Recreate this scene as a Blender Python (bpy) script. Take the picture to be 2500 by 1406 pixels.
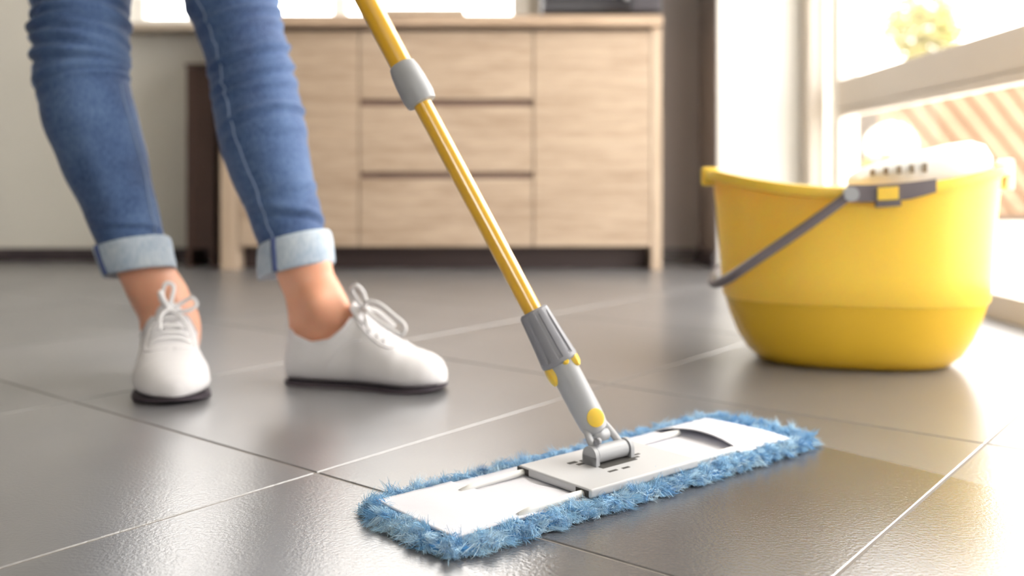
import bpy, bmesh, math, random
from mathutils import Vector, Matrix, noise
random.seed(7)
R = math.radians
scene = bpy.context.scene
for o in list(bpy.data.objects): bpy.data.objects.remove(o)

# ------------------------------------------------------------------ camera
CH, F, HY = 0.285, 2350.0, 440.0
cam_d = bpy.data.cameras.new('camera'); cam = bpy.data.objects.new('camera', cam_d)
scene.collection.objects.link(cam); scene.camera = cam
cam.location = (0, 0, CH); cam.rotation_euler = (R(90), 0, 0)
cam_d.sensor_width = 36; cam_d.lens = 36 * F / 2500; cam_d.shift_y = -(703 - HY) / 2500
cam_d.clip_start = 0.02; cam_d.clip_end = 200
cam_d.dof.use_dof = True; cam_d.dof.focus_distance = 0.80; cam_d.dof.aperture_fstop = 3.3

# ------------------------------------------------------------------ light
world = bpy.data.worlds.new('sky'); scene.world = world; world.use_nodes = True
bg = world.node_tree.nodes['Background']
bg.inputs['Color'].default_value = (1.0, 0.97, 0.93, 1); bg.inputs['Strength'].default_value = 6.5
def area(name, loc, rot, sx, sy, power, col):
    l = bpy.data.lights.new(name, 'AREA'); l.shape = 'RECTANGLE'; l.size = sx; l.size_y = sy; l.energy = power; l.color = col
    o = bpy.data.objects.new(name, l); scene.collection.objects.link(o); o.location = loc; o.rotation_euler = rot
    return o
sun_d = bpy.data.lights.new('sun', 'SUN'); sun_d.energy = 2.0; sun_d.angle = R(3); sun_d.color = (1, .9, .74)
sun = bpy.data.objects.new('sun', sun_d); scene.collection.objects.link(sun)
sun.rotation_mode = 'QUATERNION'; sun.rotation_quaternion = Vector((.35, .5, -.8)).to_track_quat('-Z', 'Y')   # high, over the roof: it only reaches the garden
vs = scene.view_settings
vs.view_transform = 'Standard'; vs.look = 'None'; vs.exposure = 0.40; vs.gamma = 1; vs.use_curve_mapping = False

# ------------------------------------------------------------------ helpers
def W(px, py, D): return Vector(((px - 1250) * D / F, D, CH - (py - HY) * D / F))
def FL(px, py):
    D = F * CH / (py - HY); return Vector(((px - 1250) * D / F, D, 0))
def srgb(r, g, b):
    f = lambda c: (c / 255 / 12.92) if c / 255 <= .04045 else ((c / 255 + .055) / 1.055) ** 2.4
    return (f(r), f(g), f(b), 1)
class Mat:
    def __init__(s, name, col=(.5, .5, .5, 1), rough=.5, **kw):
        s.m = bpy.data.materials.new(name); s.m.use_nodes = True
        s.nt = s.m.node_tree; s.n = s.nt.nodes; s.p = s.n['Principled BSDF']
        s.p.inputs['Base Color'].default_value = col; s.p.inputs['Roughness'].default_value = rough
        for k, v in kw.items(): s.p.inputs[k].default_value = v
        s.co = s.n.new('ShaderNodeTexCoord')
    def link(s, a, b): s.nt.links.new(a, b)
    def noise(s, scale=10, detail=4, rough=.55, src='Object', vec=None, stretch=None, dist=0):
        t = s.n.new('ShaderNodeTexNoise'); t.inputs['Scale'].default_value = scale; t.inputs['Detail'].default_value = detail
        t.inputs['Roughness'].default_value = rough; t.inputs['Distortion'].default_value = dist
        v = vec or s.co.outputs[src]
        if stretch:
            mp = s.n.new('ShaderNodeMapping'); mp.inputs['Scale'].default_value = stretch; s.link(v, mp.inputs['Vector']); v = mp.outputs[0]
        s.link(v, t.inputs['Vector']); return t.outputs['Fac']
    def ramp(s, fac, stops):
        r = s.n.new('ShaderNodeValToRGB'); e = r.color_ramp.elements
        while len(e) < len(stops): e.new(.5)
        for i, (p, c) in enumerate(stops): e[i].position = p; e[i].color = c if len(c) == 4 else (*c, 1)
        s.link(fac, r.inputs[0]); return r.outputs[0]
    def mathn(s, op, a, b=None, clamp=False):
        m = s.n.new('ShaderNodeMath'); m.operation = op; m.use_clamp = clamp
        for i, x in enumerate((a, b)):
            if x is None: continue
            if isinstance(x, (int, float)): m.inputs[i].default_value = x
            else: s.link(x, m.inputs[i])
        return m.outputs[0]
    def mix(s, fac, a, b, blend='MIX'):
        m = s.n.new('ShaderNodeMix'); m.data_type = 'RGBA'; m.blend_type = blend
        for i, x in ((0, fac), (6, a), (7, b)):
            if isinstance(x, (int, float, tuple)): m.inputs[i].default_value = x
            else: s.link(x, m.inputs[i])
        return m.outputs[2]
    def bump(s, h, strength=.3, dist=.001, prev=None):
        b = s.n.new('ShaderNodeBump'); b.inputs['Strength'].default_value = strength; b.inputs['Distance'].default_value = dist
        s.link(h, b.inputs['Height'])
        if prev: s.link(prev, b.inputs['Normal'])
        s.link(b.outputs[0], s.p.inputs['Normal']); return b.outputs[0]
    def base(s, c): s.link(c, s.p.inputs['Base Color'])
    def rough(s, c): s.link(c, s.p.inputs['Roughness'])

COL = scene.collection
def obj(name, data, mat=None, parent=None, smooth=False):
    o = bpy.data.objects.new(name, data); COL.objects.link(o)
    if mat is not None and hasattr(data, 'materials') and not len(data.materials): data.materials.append(mat.m if isinstance(mat, Mat) else mat)
    if smooth:
        for p in data.polygons: p.use_smooth = True
    if parent: o.parent = parent
    return o
def mesh(name, V, Fc):
    m = bpy.data.meshes.new(name); m.from_pydata([tuple(v) for v in V], [], Fc); m.update(); return m
def bm_mesh(name, bm, recalc=True):
    if recalc: bmesh.ops.recalc_face_normals(bm, faces=bm.faces)
    m = bpy.data.meshes.new(name); bm.to_mesh(m); bm.free(); return m
def empty(name, loc, rz=0, **props):
    o = bpy.data.objects.new(name, None); COL.objects.link(o); o.location = loc; o.rotation_euler.z = rz; o.empty_display_size = .05
    for k, v in props.items(): o[k] = v
    return o
def tag(o, **props):
    for k, v in props.items(): o[k] = v
    return o
def box_bm(bm, a, b, bevel=0, seg=2, mtx=None):
    c = [(a[i] + b[i]) / 2 for i in range(3)]; s = [abs(b[i] - a[i]) for i in range(3)]
    t = bmesh.new(); bmesh.ops.create_cube(t, size=1)
    bmesh.ops.scale(t, vec=s, verts=t.verts); bmesh.ops.translate(t, vec=c, verts=t.verts)
    if bevel: bmesh.ops.bevel(t, geom=t.edges[:], offset=bevel, segments=seg, affect='EDGES', profile=.6)
    if mtx: bmesh.ops.transform(t, matrix=mtx, verts=t.verts)
    me = bpy.data.meshes.new('t'); t.to_mesh(me); t.free(); bm.from_mesh(me); bpy.data.meshes.remove(me)
def box(name, a, b, mat, parent=None, bevel=0, seg=2, mtx=None):
    bm = bmesh.new(); box_bm(bm, a, b, bevel, seg, mtx); return obj(name, bm_mesh(name, bm), mat, parent)
def loft_bm(bm, rings, cap=True, closed=True):
    rows = [[bm.verts.new(p) for p in r] for r in rings]; n = len(rings[0])
    for a, b in zip(rows, rows[1:]):
        for i in range(n if closed else n - 1):
            j = (i + 1) % n; bm.faces.new((a[i], a[j], b[j], b[i]))
    if cap and closed:
        bm.faces.new(rows[0][::-1]); bm.faces.new(rows[-1])
def frame_of(t, up=Vector((0, 1, 0))):
    t = t.normalized(); x = up.cross(t)
    if x.length < 1e-4: x = Vector((1, 0, 0)).cross(t)
    x.normalize(); y = t.cross(x).normalized(); return x, y
def tube_bm(bm, pts, r, n=10, cap=True, flat=1.0):
    pts = [Vector(p) for p in pts]; rings = []
    t0 = (pts[1] - pts[0]).normalized(); x, y = frame_of(t0)
    for i, p in enumerate(pts):
        t = (pts[min(i + 1, len(pts) - 1)] - pts[max(i - 1, 0)]).normalized()
        x = (x - t * x.dot(t)).normalized(); y = t.cross(x)
        rr = r[i] if isinstance(r, (list, tuple)) else r
        rings.append([p + x * math.cos(a) * rr + y * math.sin(a) * rr * flat for a in [2 * math.pi * k / n for k in range(n)]])
    loft_bm(bm, rings, cap)
def tube(name, pts, r, mat, parent=None, n=12, flat=1.0):
    bm = bmesh.new(); tube_bm(bm, pts, r, n, True, flat); return obj(name, bm_mesh(name, bm), mat, parent, True)
def spline(pts, n=8, closed=False):
    pts = [Vector(p) for p in pts]; out = []; L = len(pts)
    for i in range(L if closed else L - 1):
        g = lambda k: pts[k % L] if closed else pts[max(0, min(L - 1, k))]
        p0, p1, p2, p3 = g(i - 1), g(i), g(i + 1), g(i + 2)
        for k in range(n):
            t = k / n
            out.append(.5 * ((2 * p1) + (-p0 + p2) * t + (2 * p0 - 5 * p1 + 4 * p2 - p3) * t * t + (-p0 + 3 * p1 - 3 * p2 + p3) * t ** 3))
    if not closed: out.append(pts[-1])
    return out
def interp(tab, x):
    if x <= tab[0][0]: return tab[0][1]
    for (a, va), (b, vb) in zip(tab, tab[1:]):
        if x <= b:
            t = (x - a) / (b - a); t = t * t * (3 - 2 * t) * .5 + t * .5
            return va + (vb - va) * t
    return tab[-1][1]
def subsurf(o, n=1):
    m = o.modifiers.new('s', 'SUBSURF'); m.levels = n; m.render_levels = n; return o
def autosmooth(o, ang=40):
    me = o.data; bm = bmesh.new(); bm.from_mesh(me)
    for f in bm.faces: f.smooth = True
    for e in bm.edges:
        if len(e.link_faces) == 2 and e.calc_face_angle(0) > R(ang): e.smooth = False
    bm.to_mesh(me); bm.free(); return o

# ------------------------------------------------------------------ mop frame of reference
MC = Vector((.098, .930, 0)); MU = Vector((math.cos(R(40)), math.sin(R(40)), 0)); MV = Vector((-MU.y, MU.x, 0))

# ------------------------------------------------------------------ materials
M = {}
m = M['tile'] = Mat('slate_tile', rough=.3)
geo = m.n.new('ShaderNodeNewGeometry'); pos = geo.outputs['Position']
oi = m.n.new('ShaderNodeObjectInfo')
big = m.noise(2.2, 3, .5, vec=pos); mid = m.noise(7, 3, .5, vec=pos); fine = m.noise(900, 2, .5, vec=pos); fine2 = m.noise(300, 2, .5, vec=pos)
c1 = m.ramp(big, [(.02, (.112, .116, .128)), (.98, (.224, .222, .228))])
c2 = m.ramp(mid, [(.02, (.86, .86, .88)), (.98, (1.12, 1.11, 1.09))])
col = m.mix(1.0, c1, c2, 'MULTIPLY')
rnd = m.ramp(oi.outputs['Random'], [(0, (.9, .9, .9)), (1, (1.1, 1.1, 1.1))])
col = m.mix(1.0, col, rnd, 'MULTIPLY')
# freshly mopped swath: a wet strip as wide as the mop, on the side it has come from
def dotn(vec, d):
    v = m.n.new('ShaderNodeVectorMath'); v.operation = 'DOT_PRODUCT'; m.link(vec, v.inputs[0]); v.inputs[1].default_value = d; return v.outputs['Value']
s_ = m.mathn('SUBTRACT', dotn(pos, MU), MC.dot(MU)); t_ = m.mathn('SUBTRACT', dotn(pos, MV), MC.dot(MV))
wob = m.mathn('MULTIPLY', m.mathn('SUBTRACT', m.noise(14, 3, .6, vec=pos), .5), .012)
a_ = m.mathn('MULTIPLY', m.mathn('SUBTRACT', .247, m.mathn('ADD', m.mathn('ABSOLUTE', s_), wob)), 250, True)
b_ = m.mathn('MULTIPLY', m.mathn('SUBTRACT', .0, t_), 60, True)
wet = m.mathn('MULTIPLY', a_, b_)
col = m.mix(wet, col, m.mix(1.0, col, (.66, .64, .64, 1), 'MULTIPLY'))
m.base(col)
rg = .275
m.rough(m.mathn('SUBTRACT', rg, m.mathn('MULTIPLY', wet, .06)))
m.p.inputs['IOR'].default_value = 2.15
b1 = m.bump(fine2, .34, .0007); m.bump(fine, .18, .0004, b1)
m = M['grout'] = Mat('grout', srgb(140, 133, 127), .8); m.bump(m.noise(400), .3, .001)
m = M['wall'] = Mat('wall_paint', srgb(216, 212, 202), .85); m.bump(m.noise(120, 3), .12, .001)
m.base(m.ramp(m.noise(1.5, 2), [(.3, srgb(212, 208, 198)), (.7, srgb(220, 216, 206))]))
M['unseen_dark'] = Mat('dark_unseen_wall', srgb(92, 84, 84), .8)  # for the unseen left wall, kept dark to cut bounce light
M['flank'] = Mat('wall_shade_grey', srgb(132, 123, 120), .8)  # wall colour greyed to stand for the shade beside the sideboard
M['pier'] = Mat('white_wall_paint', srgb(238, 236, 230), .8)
m = M['skirting'] = Mat('dark_skirting', srgb(62, 55, 58), .4); m.base(m.ramp(m.noise(30, 3), [(.3, srgb(55, 48, 52)), (.7, srgb(70, 62, 64))]))
M['ceiling'] = Mat('ceiling_paint', srgb(240, 238, 232), .9)
def wood(name, a, b, rough=.5, stretch=(1.2, 14, 14), scale=2.2):
    m = Mat(name, rough=rough)
    g = m.noise(scale, 8, .62, stretch=stretch, dist=.8, src='Object'); g2 = m.noise(scale * 5, 3, .5, stretch=stretch)
    m.base(m.mix(.35, m.ramp(g, [(.32, a), (.68, b)]), m.ramp(g2, [(.3, a), (.7, b)]))); m.bump(g2, .15, .001); return m
M['oak'] = wood('limed_oak', srgb(156, 132, 110), srgb(196, 176, 154), .5)
M['oak_post'] = wood('limed_oak_upright', srgb(168, 146, 124), srgb(206, 186, 164), .5, stretch=(14, 14, 1.2))
M['oak_top'] = wood('oak_top', srgb(160, 136, 114), srgb(196, 172, 148), .45)
M['brown'] = wood('dark_brown_wood', srgb(70, 52, 46), srgb(92, 70, 62), .5, stretch=(14, 14, 1.2))
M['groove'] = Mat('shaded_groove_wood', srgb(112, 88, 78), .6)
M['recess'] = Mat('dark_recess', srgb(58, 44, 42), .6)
m = M['frame'] = Mat('window_frame', srgb(230, 219, 206), .35)
M['frame_white'] = Mat('white_frame', srgb(245, 244, 240), .35)
M['sill'] = Mat('sill_stone', srgb(196, 182, 164), .5)
m = M['glass'] = Mat('pane_glass'); nt = m.nt
tr = m.n.new('ShaderNodeBsdfTransparent'); gl = m.n.new('ShaderNodeBsdfGlossy'); gl.inputs['Roughness'].default_value = .02
lw = m.n.new('ShaderNodeLayerWeight'); mx = m.n.new('ShaderNodeMixShader')
m.link(m.mathn('ADD', m.mathn('MULTIPLY', m.mathn('POWER', lw.outputs['Facing'], 5.0), .6), .02), mx.inputs[0]); m.link(tr.outputs[0], mx.inputs[1]); m.link(gl.outputs[0], mx.inputs[2])
m.link(mx.outputs[0], m.n['Material Output'].inputs['Surface'])
M['black'] = Mat('black_enamel', srgb(58, 54, 60), .3)
M['black_glass'] = Mat('black_glass', srgb(35, 33, 38), .1)
M['yellow'] = Mat('yellow_plastic', srgb(255, 212, 82), .38); M['yellow'].p.inputs['Subsurface Weight'].default_value = .7
M['yellow'].p.inputs['Subsurface Radius'].default_value = (.04, .028, .008)
M['yellow_low'] = Mat('yellow_plastic_lower', srgb(222, 178, 42), .38)  # darker yellow for the lower part of the tub
M['yellow_tube'] = Mat('yellow_tube', srgb(248, 192, 44), .3); M['yellow_tube'].p.inputs['Coat Weight'].default_value = 1; M['yellow_tube'].p.inputs['Coat Roughness'].default_value = .18; M['yellow_tube'].p.inputs['Coat IOR'].default_value = 1.8
M['grey'] = Mat('grey_plastic', srgb(172, 174, 178), .38)
M['grey_dark'] = Mat('grey_plastic_dark', srgb(146, 147, 154), .4)
M['plate'] = Mat('pale_grey_plastic', srgb(198, 199, 202), .42); M['plate'].bump(M['plate'].noise(900, 2), .05, .0003)
M['handle'] = Mat('dark_grey_plastic', srgb(108, 100, 104), .45)
M['slot'] = Mat('slot_shadow_plastic', srgb(70, 68, 66), .7)
M['slot_pale'] = Mat('drain_slot_shade', srgb(150, 138, 120), .7)
m = M['white_plastic'] = Mat('white_plastic', srgb(240, 240, 238), .35)
m = M['cloth_white'] = Mat('white_cloth', srgb(228, 228, 236), .9); m.bump(m.noise(1400, 2), .2, .0004, m.bump(m.noise(22, 3), .25, .003))
m = M['fibre'] = Mat('blue_microfibre', rough=.85)
at = m.n.new('ShaderNodeAttribute'); at.attribute_name = 'tint'
m.base(m.ramp(at.outputs['Fac'], [(0, srgb(96, 160, 214)), (.5, srgb(158, 206, 238)), (1, srgb(208, 234, 250))]))
m.p.inputs['Sheen Weight'].default_value = .4
M['fibre_base'] = Mat('blue_microfibre_base', srgb(74, 140, 200), .9); M['fibre_base'].bump(M['fibre_base'].noise(300, 4), .8, .003)
m = M['denim'] = Mat('blue_denim', rough=.85)
w = m.noise(9, 6, .6); w2 = m.noise(420, 2, .5, stretch=(1, 1, .35))
cc = m.ramp(w, [(.3, srgb(38, 60, 104)), (.5, srgb(52, 80, 126)), (.72, srgb(84, 112, 154))])
m.base(m.mix(.22, cc, m.ramp(w2, [(.35, srgb(34, 52, 88)), (.65, srgb(124, 148, 184))]))); m.bump(w2, .25, .0005)
m.p.inputs['Sheen Weight'].default_value = .15
m = M['cuff'] = Mat('denim_reverse', rough=.9); w = m.noise(300, 3, .6, stretch=(1, 1, .3)); w3 = m.noise(25, 3)
m.base(m.mix(.4, m.ramp(w, [(.3, srgb(142, 162, 184)), (.7, srgb(198, 208, 216))]), m.ramp(w3, [(.35, srgb(160, 176, 196)), (.65, srgb(200, 208, 214))])))
m.bump(w, .3, .0006)
M['seam'] = Mat('seam_thread', srgb(128, 146, 178), .9)
M['seam_dark'] = Mat('cuff_seam_denim', srgb(74, 88, 132), .9)
m = M['skin'] = Mat('skin', rough=.45); m.base(m.ramp(m.noise(14, 4), [(.3, srgb(222, 160, 130)), (.7, srgb(234, 178, 148))]))
m.p.inputs['Subsurface Weight'].default_value = .35; m.p.inputs['Subsurface Radius'].default_value = (.012, .005, .003)
m = M['canvas'] = Mat('white_canvas', srgb(224, 222, 224), .8); m.bump(m.noise(800, 2), .2, .0004)
M['lace'] = Mat('white_lace', srgb(230, 229, 230), .85)
M['sole'] = Mat('dark_rubber_sole', srgb(66, 58, 66), .7)
m = M['paving'] = Mat('pale_paving', rough=.85); m.base(m.ramp(m.noise(3, 5), [(.3, srgb(226, 222, 212)), (.7, srgb(240, 238, 230))]))
m = M['larch'] = wood('larch_board', srgb(112, 88, 68), srgb(134, 110, 88), .7, stretch=(3, 3, 3))
M['larch_dark'] = Mat('larch_backing', srgb(116, 90, 68), .8)
M['render_wall'] = Mat('garden_wall_render', srgb(98, 91, 85), .9)
m = M['leaf'] = Mat('yellow_green_leaf', rough=.7); m.base(m.ramp(m.noise(6, 3), [(.3, srgb(156, 150, 92)), (.7, srgb(182, 170, 112))]))
M['petal'] = Mat('white_petal', srgb(250, 250, 244), .8)
M['bark'] = Mat('bark', srgb(120, 96, 76), .9)
M['roofing'] = Mat('house_roof', srgb(150, 140, 132), .9)

# ------------------------------------------------------------------ room
XL, XR, YB, YF, ZC = -3.2, 1.0, -3.0, 3.40, 2.55
PX, PD = .6655, 3.115            # pier corner
def struct(o): o['kind'] = 'structure'; return o
floor = struct(box('floor', (XL, YB, -.05), (XR + .0, YF, -.0009), M['grout']))
# tiles, each one its own object
th = R(38.75); d1 = Vector((math.sin(th), math.cos(th), 0)); n1 = Vector((math.cos(th), -math.sin(th), 0))
RN0, RNS = -2.583 * CH, 1.697 * CH; JN0, JNS = 2.150 * CH, 1.826 * CH; G = .0014
def tile_mesh():
    bm = bmesh.new(); box_bm(bm, (-RNS / 2 + G, -JNS / 2 + G, -.008), (RNS / 2 - G, JNS / 2 - G, 0), .0009, 1); return bm_mesh('tile', bm)
full = tile_mesh(); full.materials.append(M['tile'].m)
planes = [((XL, 0, 0), (-1, 0, 0)), ((XR - .002, 0, 0), (1, 0, 0)), ((0, YF - .012, 0), (0, 1, 0)), ((0, YB, 0), (0, -1, 0))]
for i in range(-14, 14):
    for j in range(-14, 14):
        c = n1 * (RN0 + (i + .5) * RNS) + d1 * (JN0 + (j + .5) * JNS)
        if not (XL - .4 < c.x < XR + .4 and -.9 < c.y < YF + .4): continue
        mt = Matrix.Translation(c) @ Matrix(((n1.x, d1.x, 0, 0), (n1.y, d1.y, 0, 0), (0, 0, 1, 0), (0, 0, 0, 1)))
        corners = [mt @ Vector((a * RNS / 2, b * JNS / 2, 0)) for a in (-1, 1) for b in (-1, 1)]
        inside = all(XL < p.x < XR - .002 and YB < p.y < YF - .012 for p in corners)
        if inside: me = full
        else:
            bm = bmesh.new(); bm.from_mesh(full); inv = mt.inverted(); r3 = inv.to_3x3()
            for pc, pn in planes:
                g = bmesh.ops.bisect_plane(bm, geom=bm.verts[:] + bm.edges[:] + bm.faces[:], plane_co=inv @ Vector(pc), plane_no=r3 @ Vector(pn), clear_outer=True)
                if not bm.verts: break
            if len(bm.faces) < 3: bm.free(); continue
            me = bm_mesh('tile', bm); me.materials.append(M['tile'].m) if not me.materials else None
        o = obj('tile', me, None, floor); o.matrix_local = mt

# back wall with a window opening above the worktop
BW0, BW1, BZ0, BZ1 = -1.37, .06, .826, 1.95
bm = bmesh.new()
for a, b in (((XL, YF, -.05), (BW0, YF + .2, ZC)), ((BW1, YF, -.05), (PX, YF + .2, ZC)), ((BW0, YF, -.05), (BW1, YF + .2, BZ0)), ((BW0, YF, BZ1), (BW1, YF + .2, ZC))): box_bm(bm, a, b)
struct(obj('wall_back', bm_mesh('wall_back', bm), M['wall']))
struct(box('wall_left', (XL - .2, YB - .2, -.05), (XL, YF + .2, ZC), M['unseen_dark']))
bm = bmesh.new()   # behind the camera, with a wide opening onto the garden
for a, b in (((XL, YB - .2, -.05), (-.7, YB, ZC)), ((.9, YB - .2, -.05), (XR, YB, ZC)), ((-.7, YB - .2, -.05), (.9, YB, .9)), ((-.7, YB - .2, 1.9), (.9, YB, ZC))): box_bm(bm, a, b)
struct(obj('wall_front', bm_mesh('wall_front', bm), M['wall']))
struct(box('ceiling', (XL - .2, YB - .2, ZC), (XR + .6, YF + .2, ZC + .2), M['ceiling']))
# pier: thin sheet towards the sideboard, shade put into its grey, pale face towards the room
pier = struct(box('wall_right', (PX, PD, -.05), (.935, YF + .2, ZC), M['pier'], bevel=.004))
flank = struct(box('shade_sheet_1', (PX - .004, PD + .004, 0), (PX, YF, ZC), M['flank'], pier))
struct(box('shade_sheet_2', (.42, YF - .006, 0), (PX - .005, YF - .0005, ZC), M['flank']))  # added thin sheet on the back wall, shade painted as grey
struct(box('baseboard_back', (XL, YF - .012, 0), (PX - .018, YF, .046), M['skirting'], bevel=.002))
struct(box('baseboard_right', (PX - .016, PD + .004, 0), (PX - .004, YF - .001, .048), M['skirting'], bevel=.002))
struct(box('baseboard_left', (XL, YB, 0), (XL + .012, YF - .014, .046), M['skirting'], bevel=.002))

# back window
win = struct(empty('window_1', ((BW0 + BW1) / 2, YF, BZ0)))
def wpart(name, a, b, mat, par=win, bev=.004):
    L = Vector(par.location); return box(name, Vector(a) - L, Vector(b) - L, mat, par, bev)
wpart('frame', (BW1 - .06, YF + .03, BZ0), (BW1, YF + .09, BZ1), M['frame_white']); wpart('frame', (BW0, YF + .03, BZ0), (BW0 + .06, YF + .09, BZ1), M['frame_white'])
wpart('frame', (BW0 + .06, YF + .03, BZ1 - .06), (BW1 - .06, YF + .09, BZ1), M['frame_white']); wpart('frame', (BW0 + .06, YF + .03, BZ0), (BW1 - .06, YF + .09, BZ0 + .035), M['frame_white'])
wpart('mullion', (-.64, YF + .035, BZ0 + .035), (-.59, YF + .085, BZ1 - .06), M['frame_white'])
wpart('pane', (BW0 + .06, YF + .055, BZ0 + .035), (-.64, YF + .06, BZ1 - .06), M['glass'], bev=0); wpart('pane', (-.59, YF + .055, BZ0 + .035), (BW1 - .06, YF + .06, BZ1 - .06), M['glass'], bev=0)
wpart('window_sill', (BW0 - .05, YF - .10, .802), (-.86, YF + .03, .826), M['sill'])

# glazed sliding door on the right
door = struct(empty('door_1', (XR, 1.5, 0)))
def dpart(name, a, b, mat, bev=.004, par=door):
    L = Vector(par.location); return box(name, Vector(a) - L, Vector(b) - L, mat, par, bev)
dpart('door_track', (1.0, 0.7, -.02), (1.10, PD + .1, .05), M['frame'], .004)
dpart('door_jamb', (.937, 3.03, 0), (.985, PD + .05, 2.35), M['frame'], .004)
dpart('door_stile', (1.005, 2.96, .052), (1.055, 3.05, 2.3), M['frame_white'], .005)
dpart('door_rail', (.998, 0.75, .502), (1.05, 2.955, .592), M['frame'], .006)
dpart('rail_lip', (1.0, 0.75, .478), (1.03, 2.955, .501), M['frame'], .003)
dpart('door_head', (1.0, 0.7, 2.3), (1.10, PD + .1, ZC), M['frame'], .004)
dpart('pane', (1.022, 0.75, .053), (1.028, 2.955, .476), M['glass'], 0)
dpart('pane', (1.022, 0.75, .594), (1.028, 2.955, 2.298), M['glass'], 0)
dpart('door_stile', (1.0, .7, .052), (1.055, .749, 2.3), M['frame'], .005)
struct(box('trim_2', (.985, PD, -.05), (1.12, YF + .2, ZC), M['pier']))
struct(box('wall_unseen', (XR, YB - .2, -.05), (1.15, .698, ZC), M['wall']))  # unseen wall, added to shorten the glazing and cut light from the front

# ------------------------------------------------------------------ garden
gz = -.06
terrace = empty('terrace', (3.5, 2, gz), kind='structure')
for i in range(12):
    for j in range(10):
        x0, y0 = 1.13 + i * .8, -1.5 + j * .95
        o = box('paving_slab', (x0 - 3.5, y0 - 2, -.04), (x0 + .794 - 3.5, y0 + .944 - 2, .03 + random.random() * .002), M['paving'], terrace, .003, 1)
struct(box('ground', (-14, -12, -.3), (22, 26, gz - .042), M['paving']))
# timber screen with diagonal boards
SD = 6.2
p0 = W(2165, 505, SD); p1 = W(2165, 205, SD)
screen = empty('timber_screen', (p0.x, SD, gz + .03), label='pale larch garden screen of slanting boards seen through the glass door', category='fence')
Wd, Hh = 3.0, p1.z - (gz + .03)
k = 0; bw = .12
a0 = -Hh; sl = 1.25      # boards run down to the right, sl = drop per metre
while a0 < Wd + 1.0:
    # board between two slanting lines, clipped to the screen rectangle
    bm = bmesh.new(); box_bm(bm, (-.002, 0, -3), (bw - .03, .02 + .004 * (k % 2), 3), .002, 1)
    ang = math.atan2(1, sl)
    bmesh.ops.rotate(bm, cent=(0, 0, 0), matrix=Matrix.Rotation(-ang, 3, 'Y'), verts=bm.verts)
    bmesh.ops.translate(bm, vec=(a0 + .4, 0, Hh / 2), verts=bm.verts)
    for pc, pn in (((0.06, 0, 0), (-1, 0, 0)), ((Wd, 0, 0), (1, 0, 0)), ((0, 0, .10), (0, 0, -1)), ((0, 0, Hh), (0, 0, 1))):
        bmesh.ops.bisect_plane(bm, geom=bm.verts[:] + bm.edges[:] + bm.faces[:], plane_co=pc, plane_no=pn, clear_outer=True)
    if len(bm.faces) > 3: obj('board', bm_mesh('board', bm), M['larch'], screen)
    else: bm.free()
    a0 += bw / math.cos(ang); k += 1
box('backing_board', (.05, .03, .08), (Wd, .04, Hh), M['larch_dark'], screen)
box('post', (-.03, -.03, 0), (.05, .06, Hh + .02), M['larch'], screen, .004); box('post', (Wd, -.03, 0), (Wd + .08, .06, Hh + .02), M['larch'], screen, .004)
box('top_rail', (-.03, -.02, Hh), (Wd + .08, .05, Hh + .05), M['larch'], screen, .004)
gw = box('garden_wall', (2.0, 7.2, gz + .03), (4.2, 7.45, 1.02), M['render_wall'], bevel=.01); tag(gw, label='low beige rendered garden wall left of the timber screen outside', category='wall')
def leafball(name, c, rx, rz, n, ls, mat, seed, **props):
    rnd = random.Random(seed); V = []; Fc = []
    for _ in range(n):
        d = Vector((rnd.gauss(0, 1), rnd.gauss(0, 1), rnd.gauss(0, 1))).normalized() * (rnd.random() ** .35)
        p = Vector((d.x * rx, d.y * rx, d.z * rz)); u = Vector((rnd.gauss(0, 1), rnd.gauss(0, 1), rnd.gauss(0, 1))).normalized(); v = u.orthogonal().normalized()
        w = u.cross(v) * .2; i = len(V); s = ls * (.6 + rnd.random() * .8)
        V += [p - u * s, p + v * s * .45 + w * s * .5, p + u * s, p - v * s * .45 + w * s * .5]; Fc += [(i, i + 1, i + 2), (i, i + 2, i + 3)]
    return mesh(name, V, Fc)
pt = W(2255, 70, 9.0)
tree = empty('garden_tree', (pt.x, 9.0, gz + .03), label='sunlit yellow-green leafy tree behind the timber screen outside', category='tree')
o = obj('foliage', leafball('foliage', None, .38, .36, 1500, .05, M['leaf'], 3), M['leaf'], tree); o.location = (0, 0, pt.z - gz); o['kind'] = 'stuff'
tube('trunk', spline([(0, 0, -.03), (.02, 0, .5), (-.02, .01, pt.z - gz - .1), (.01, 0, pt.z - gz + .15)]), [.045 - i * .0012 for i in range(25)], M['bark'], tree, 8)
for a in range(5):
    e = Vector((math.cos(a * 1.3) * .22, math.sin(a * 1.3) * .22, pt.z - gz + .16)); tube('branch', [(0, 0, pt.z - gz - .25), e * .5 + Vector((0, 0, (pt.z - gz - .2) * .5)), e], [.018, .012, .006], M['bark'], tree, 6)
ps = W(2175, 352, 4.6)
shrub = empty('flowering_shrub', (ps.x, 4.6, gz + .03), label='white flowering shrub in front of the timber screen outside', category='shrub')
zz = ps.z - gz - .03
o = obj('blossom', leafball('blossom', None, .115, .10, 900, .02, M['petal'], 5), M['petal'], shrub); o.location = (0, 0, zz); o['kind'] = 'stuff'
o = obj('leaves', leafball('leaves', None, .13, .09, 300, .03, M['leaf'], 6), M['leaf'], shrub); o.location = (0, 0, zz - .13); o['kind'] = 'stuff'
for a in range(6):
    tube('stem', [(0, 0, -.02), (math.cos(a) * .02, math.sin(a) * .02, zz * .5), (math.cos(a) * .06, math.sin(a) * .06, zz - .02)], [.006, .005, .003], M['bark'], shrub, 6)

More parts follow.
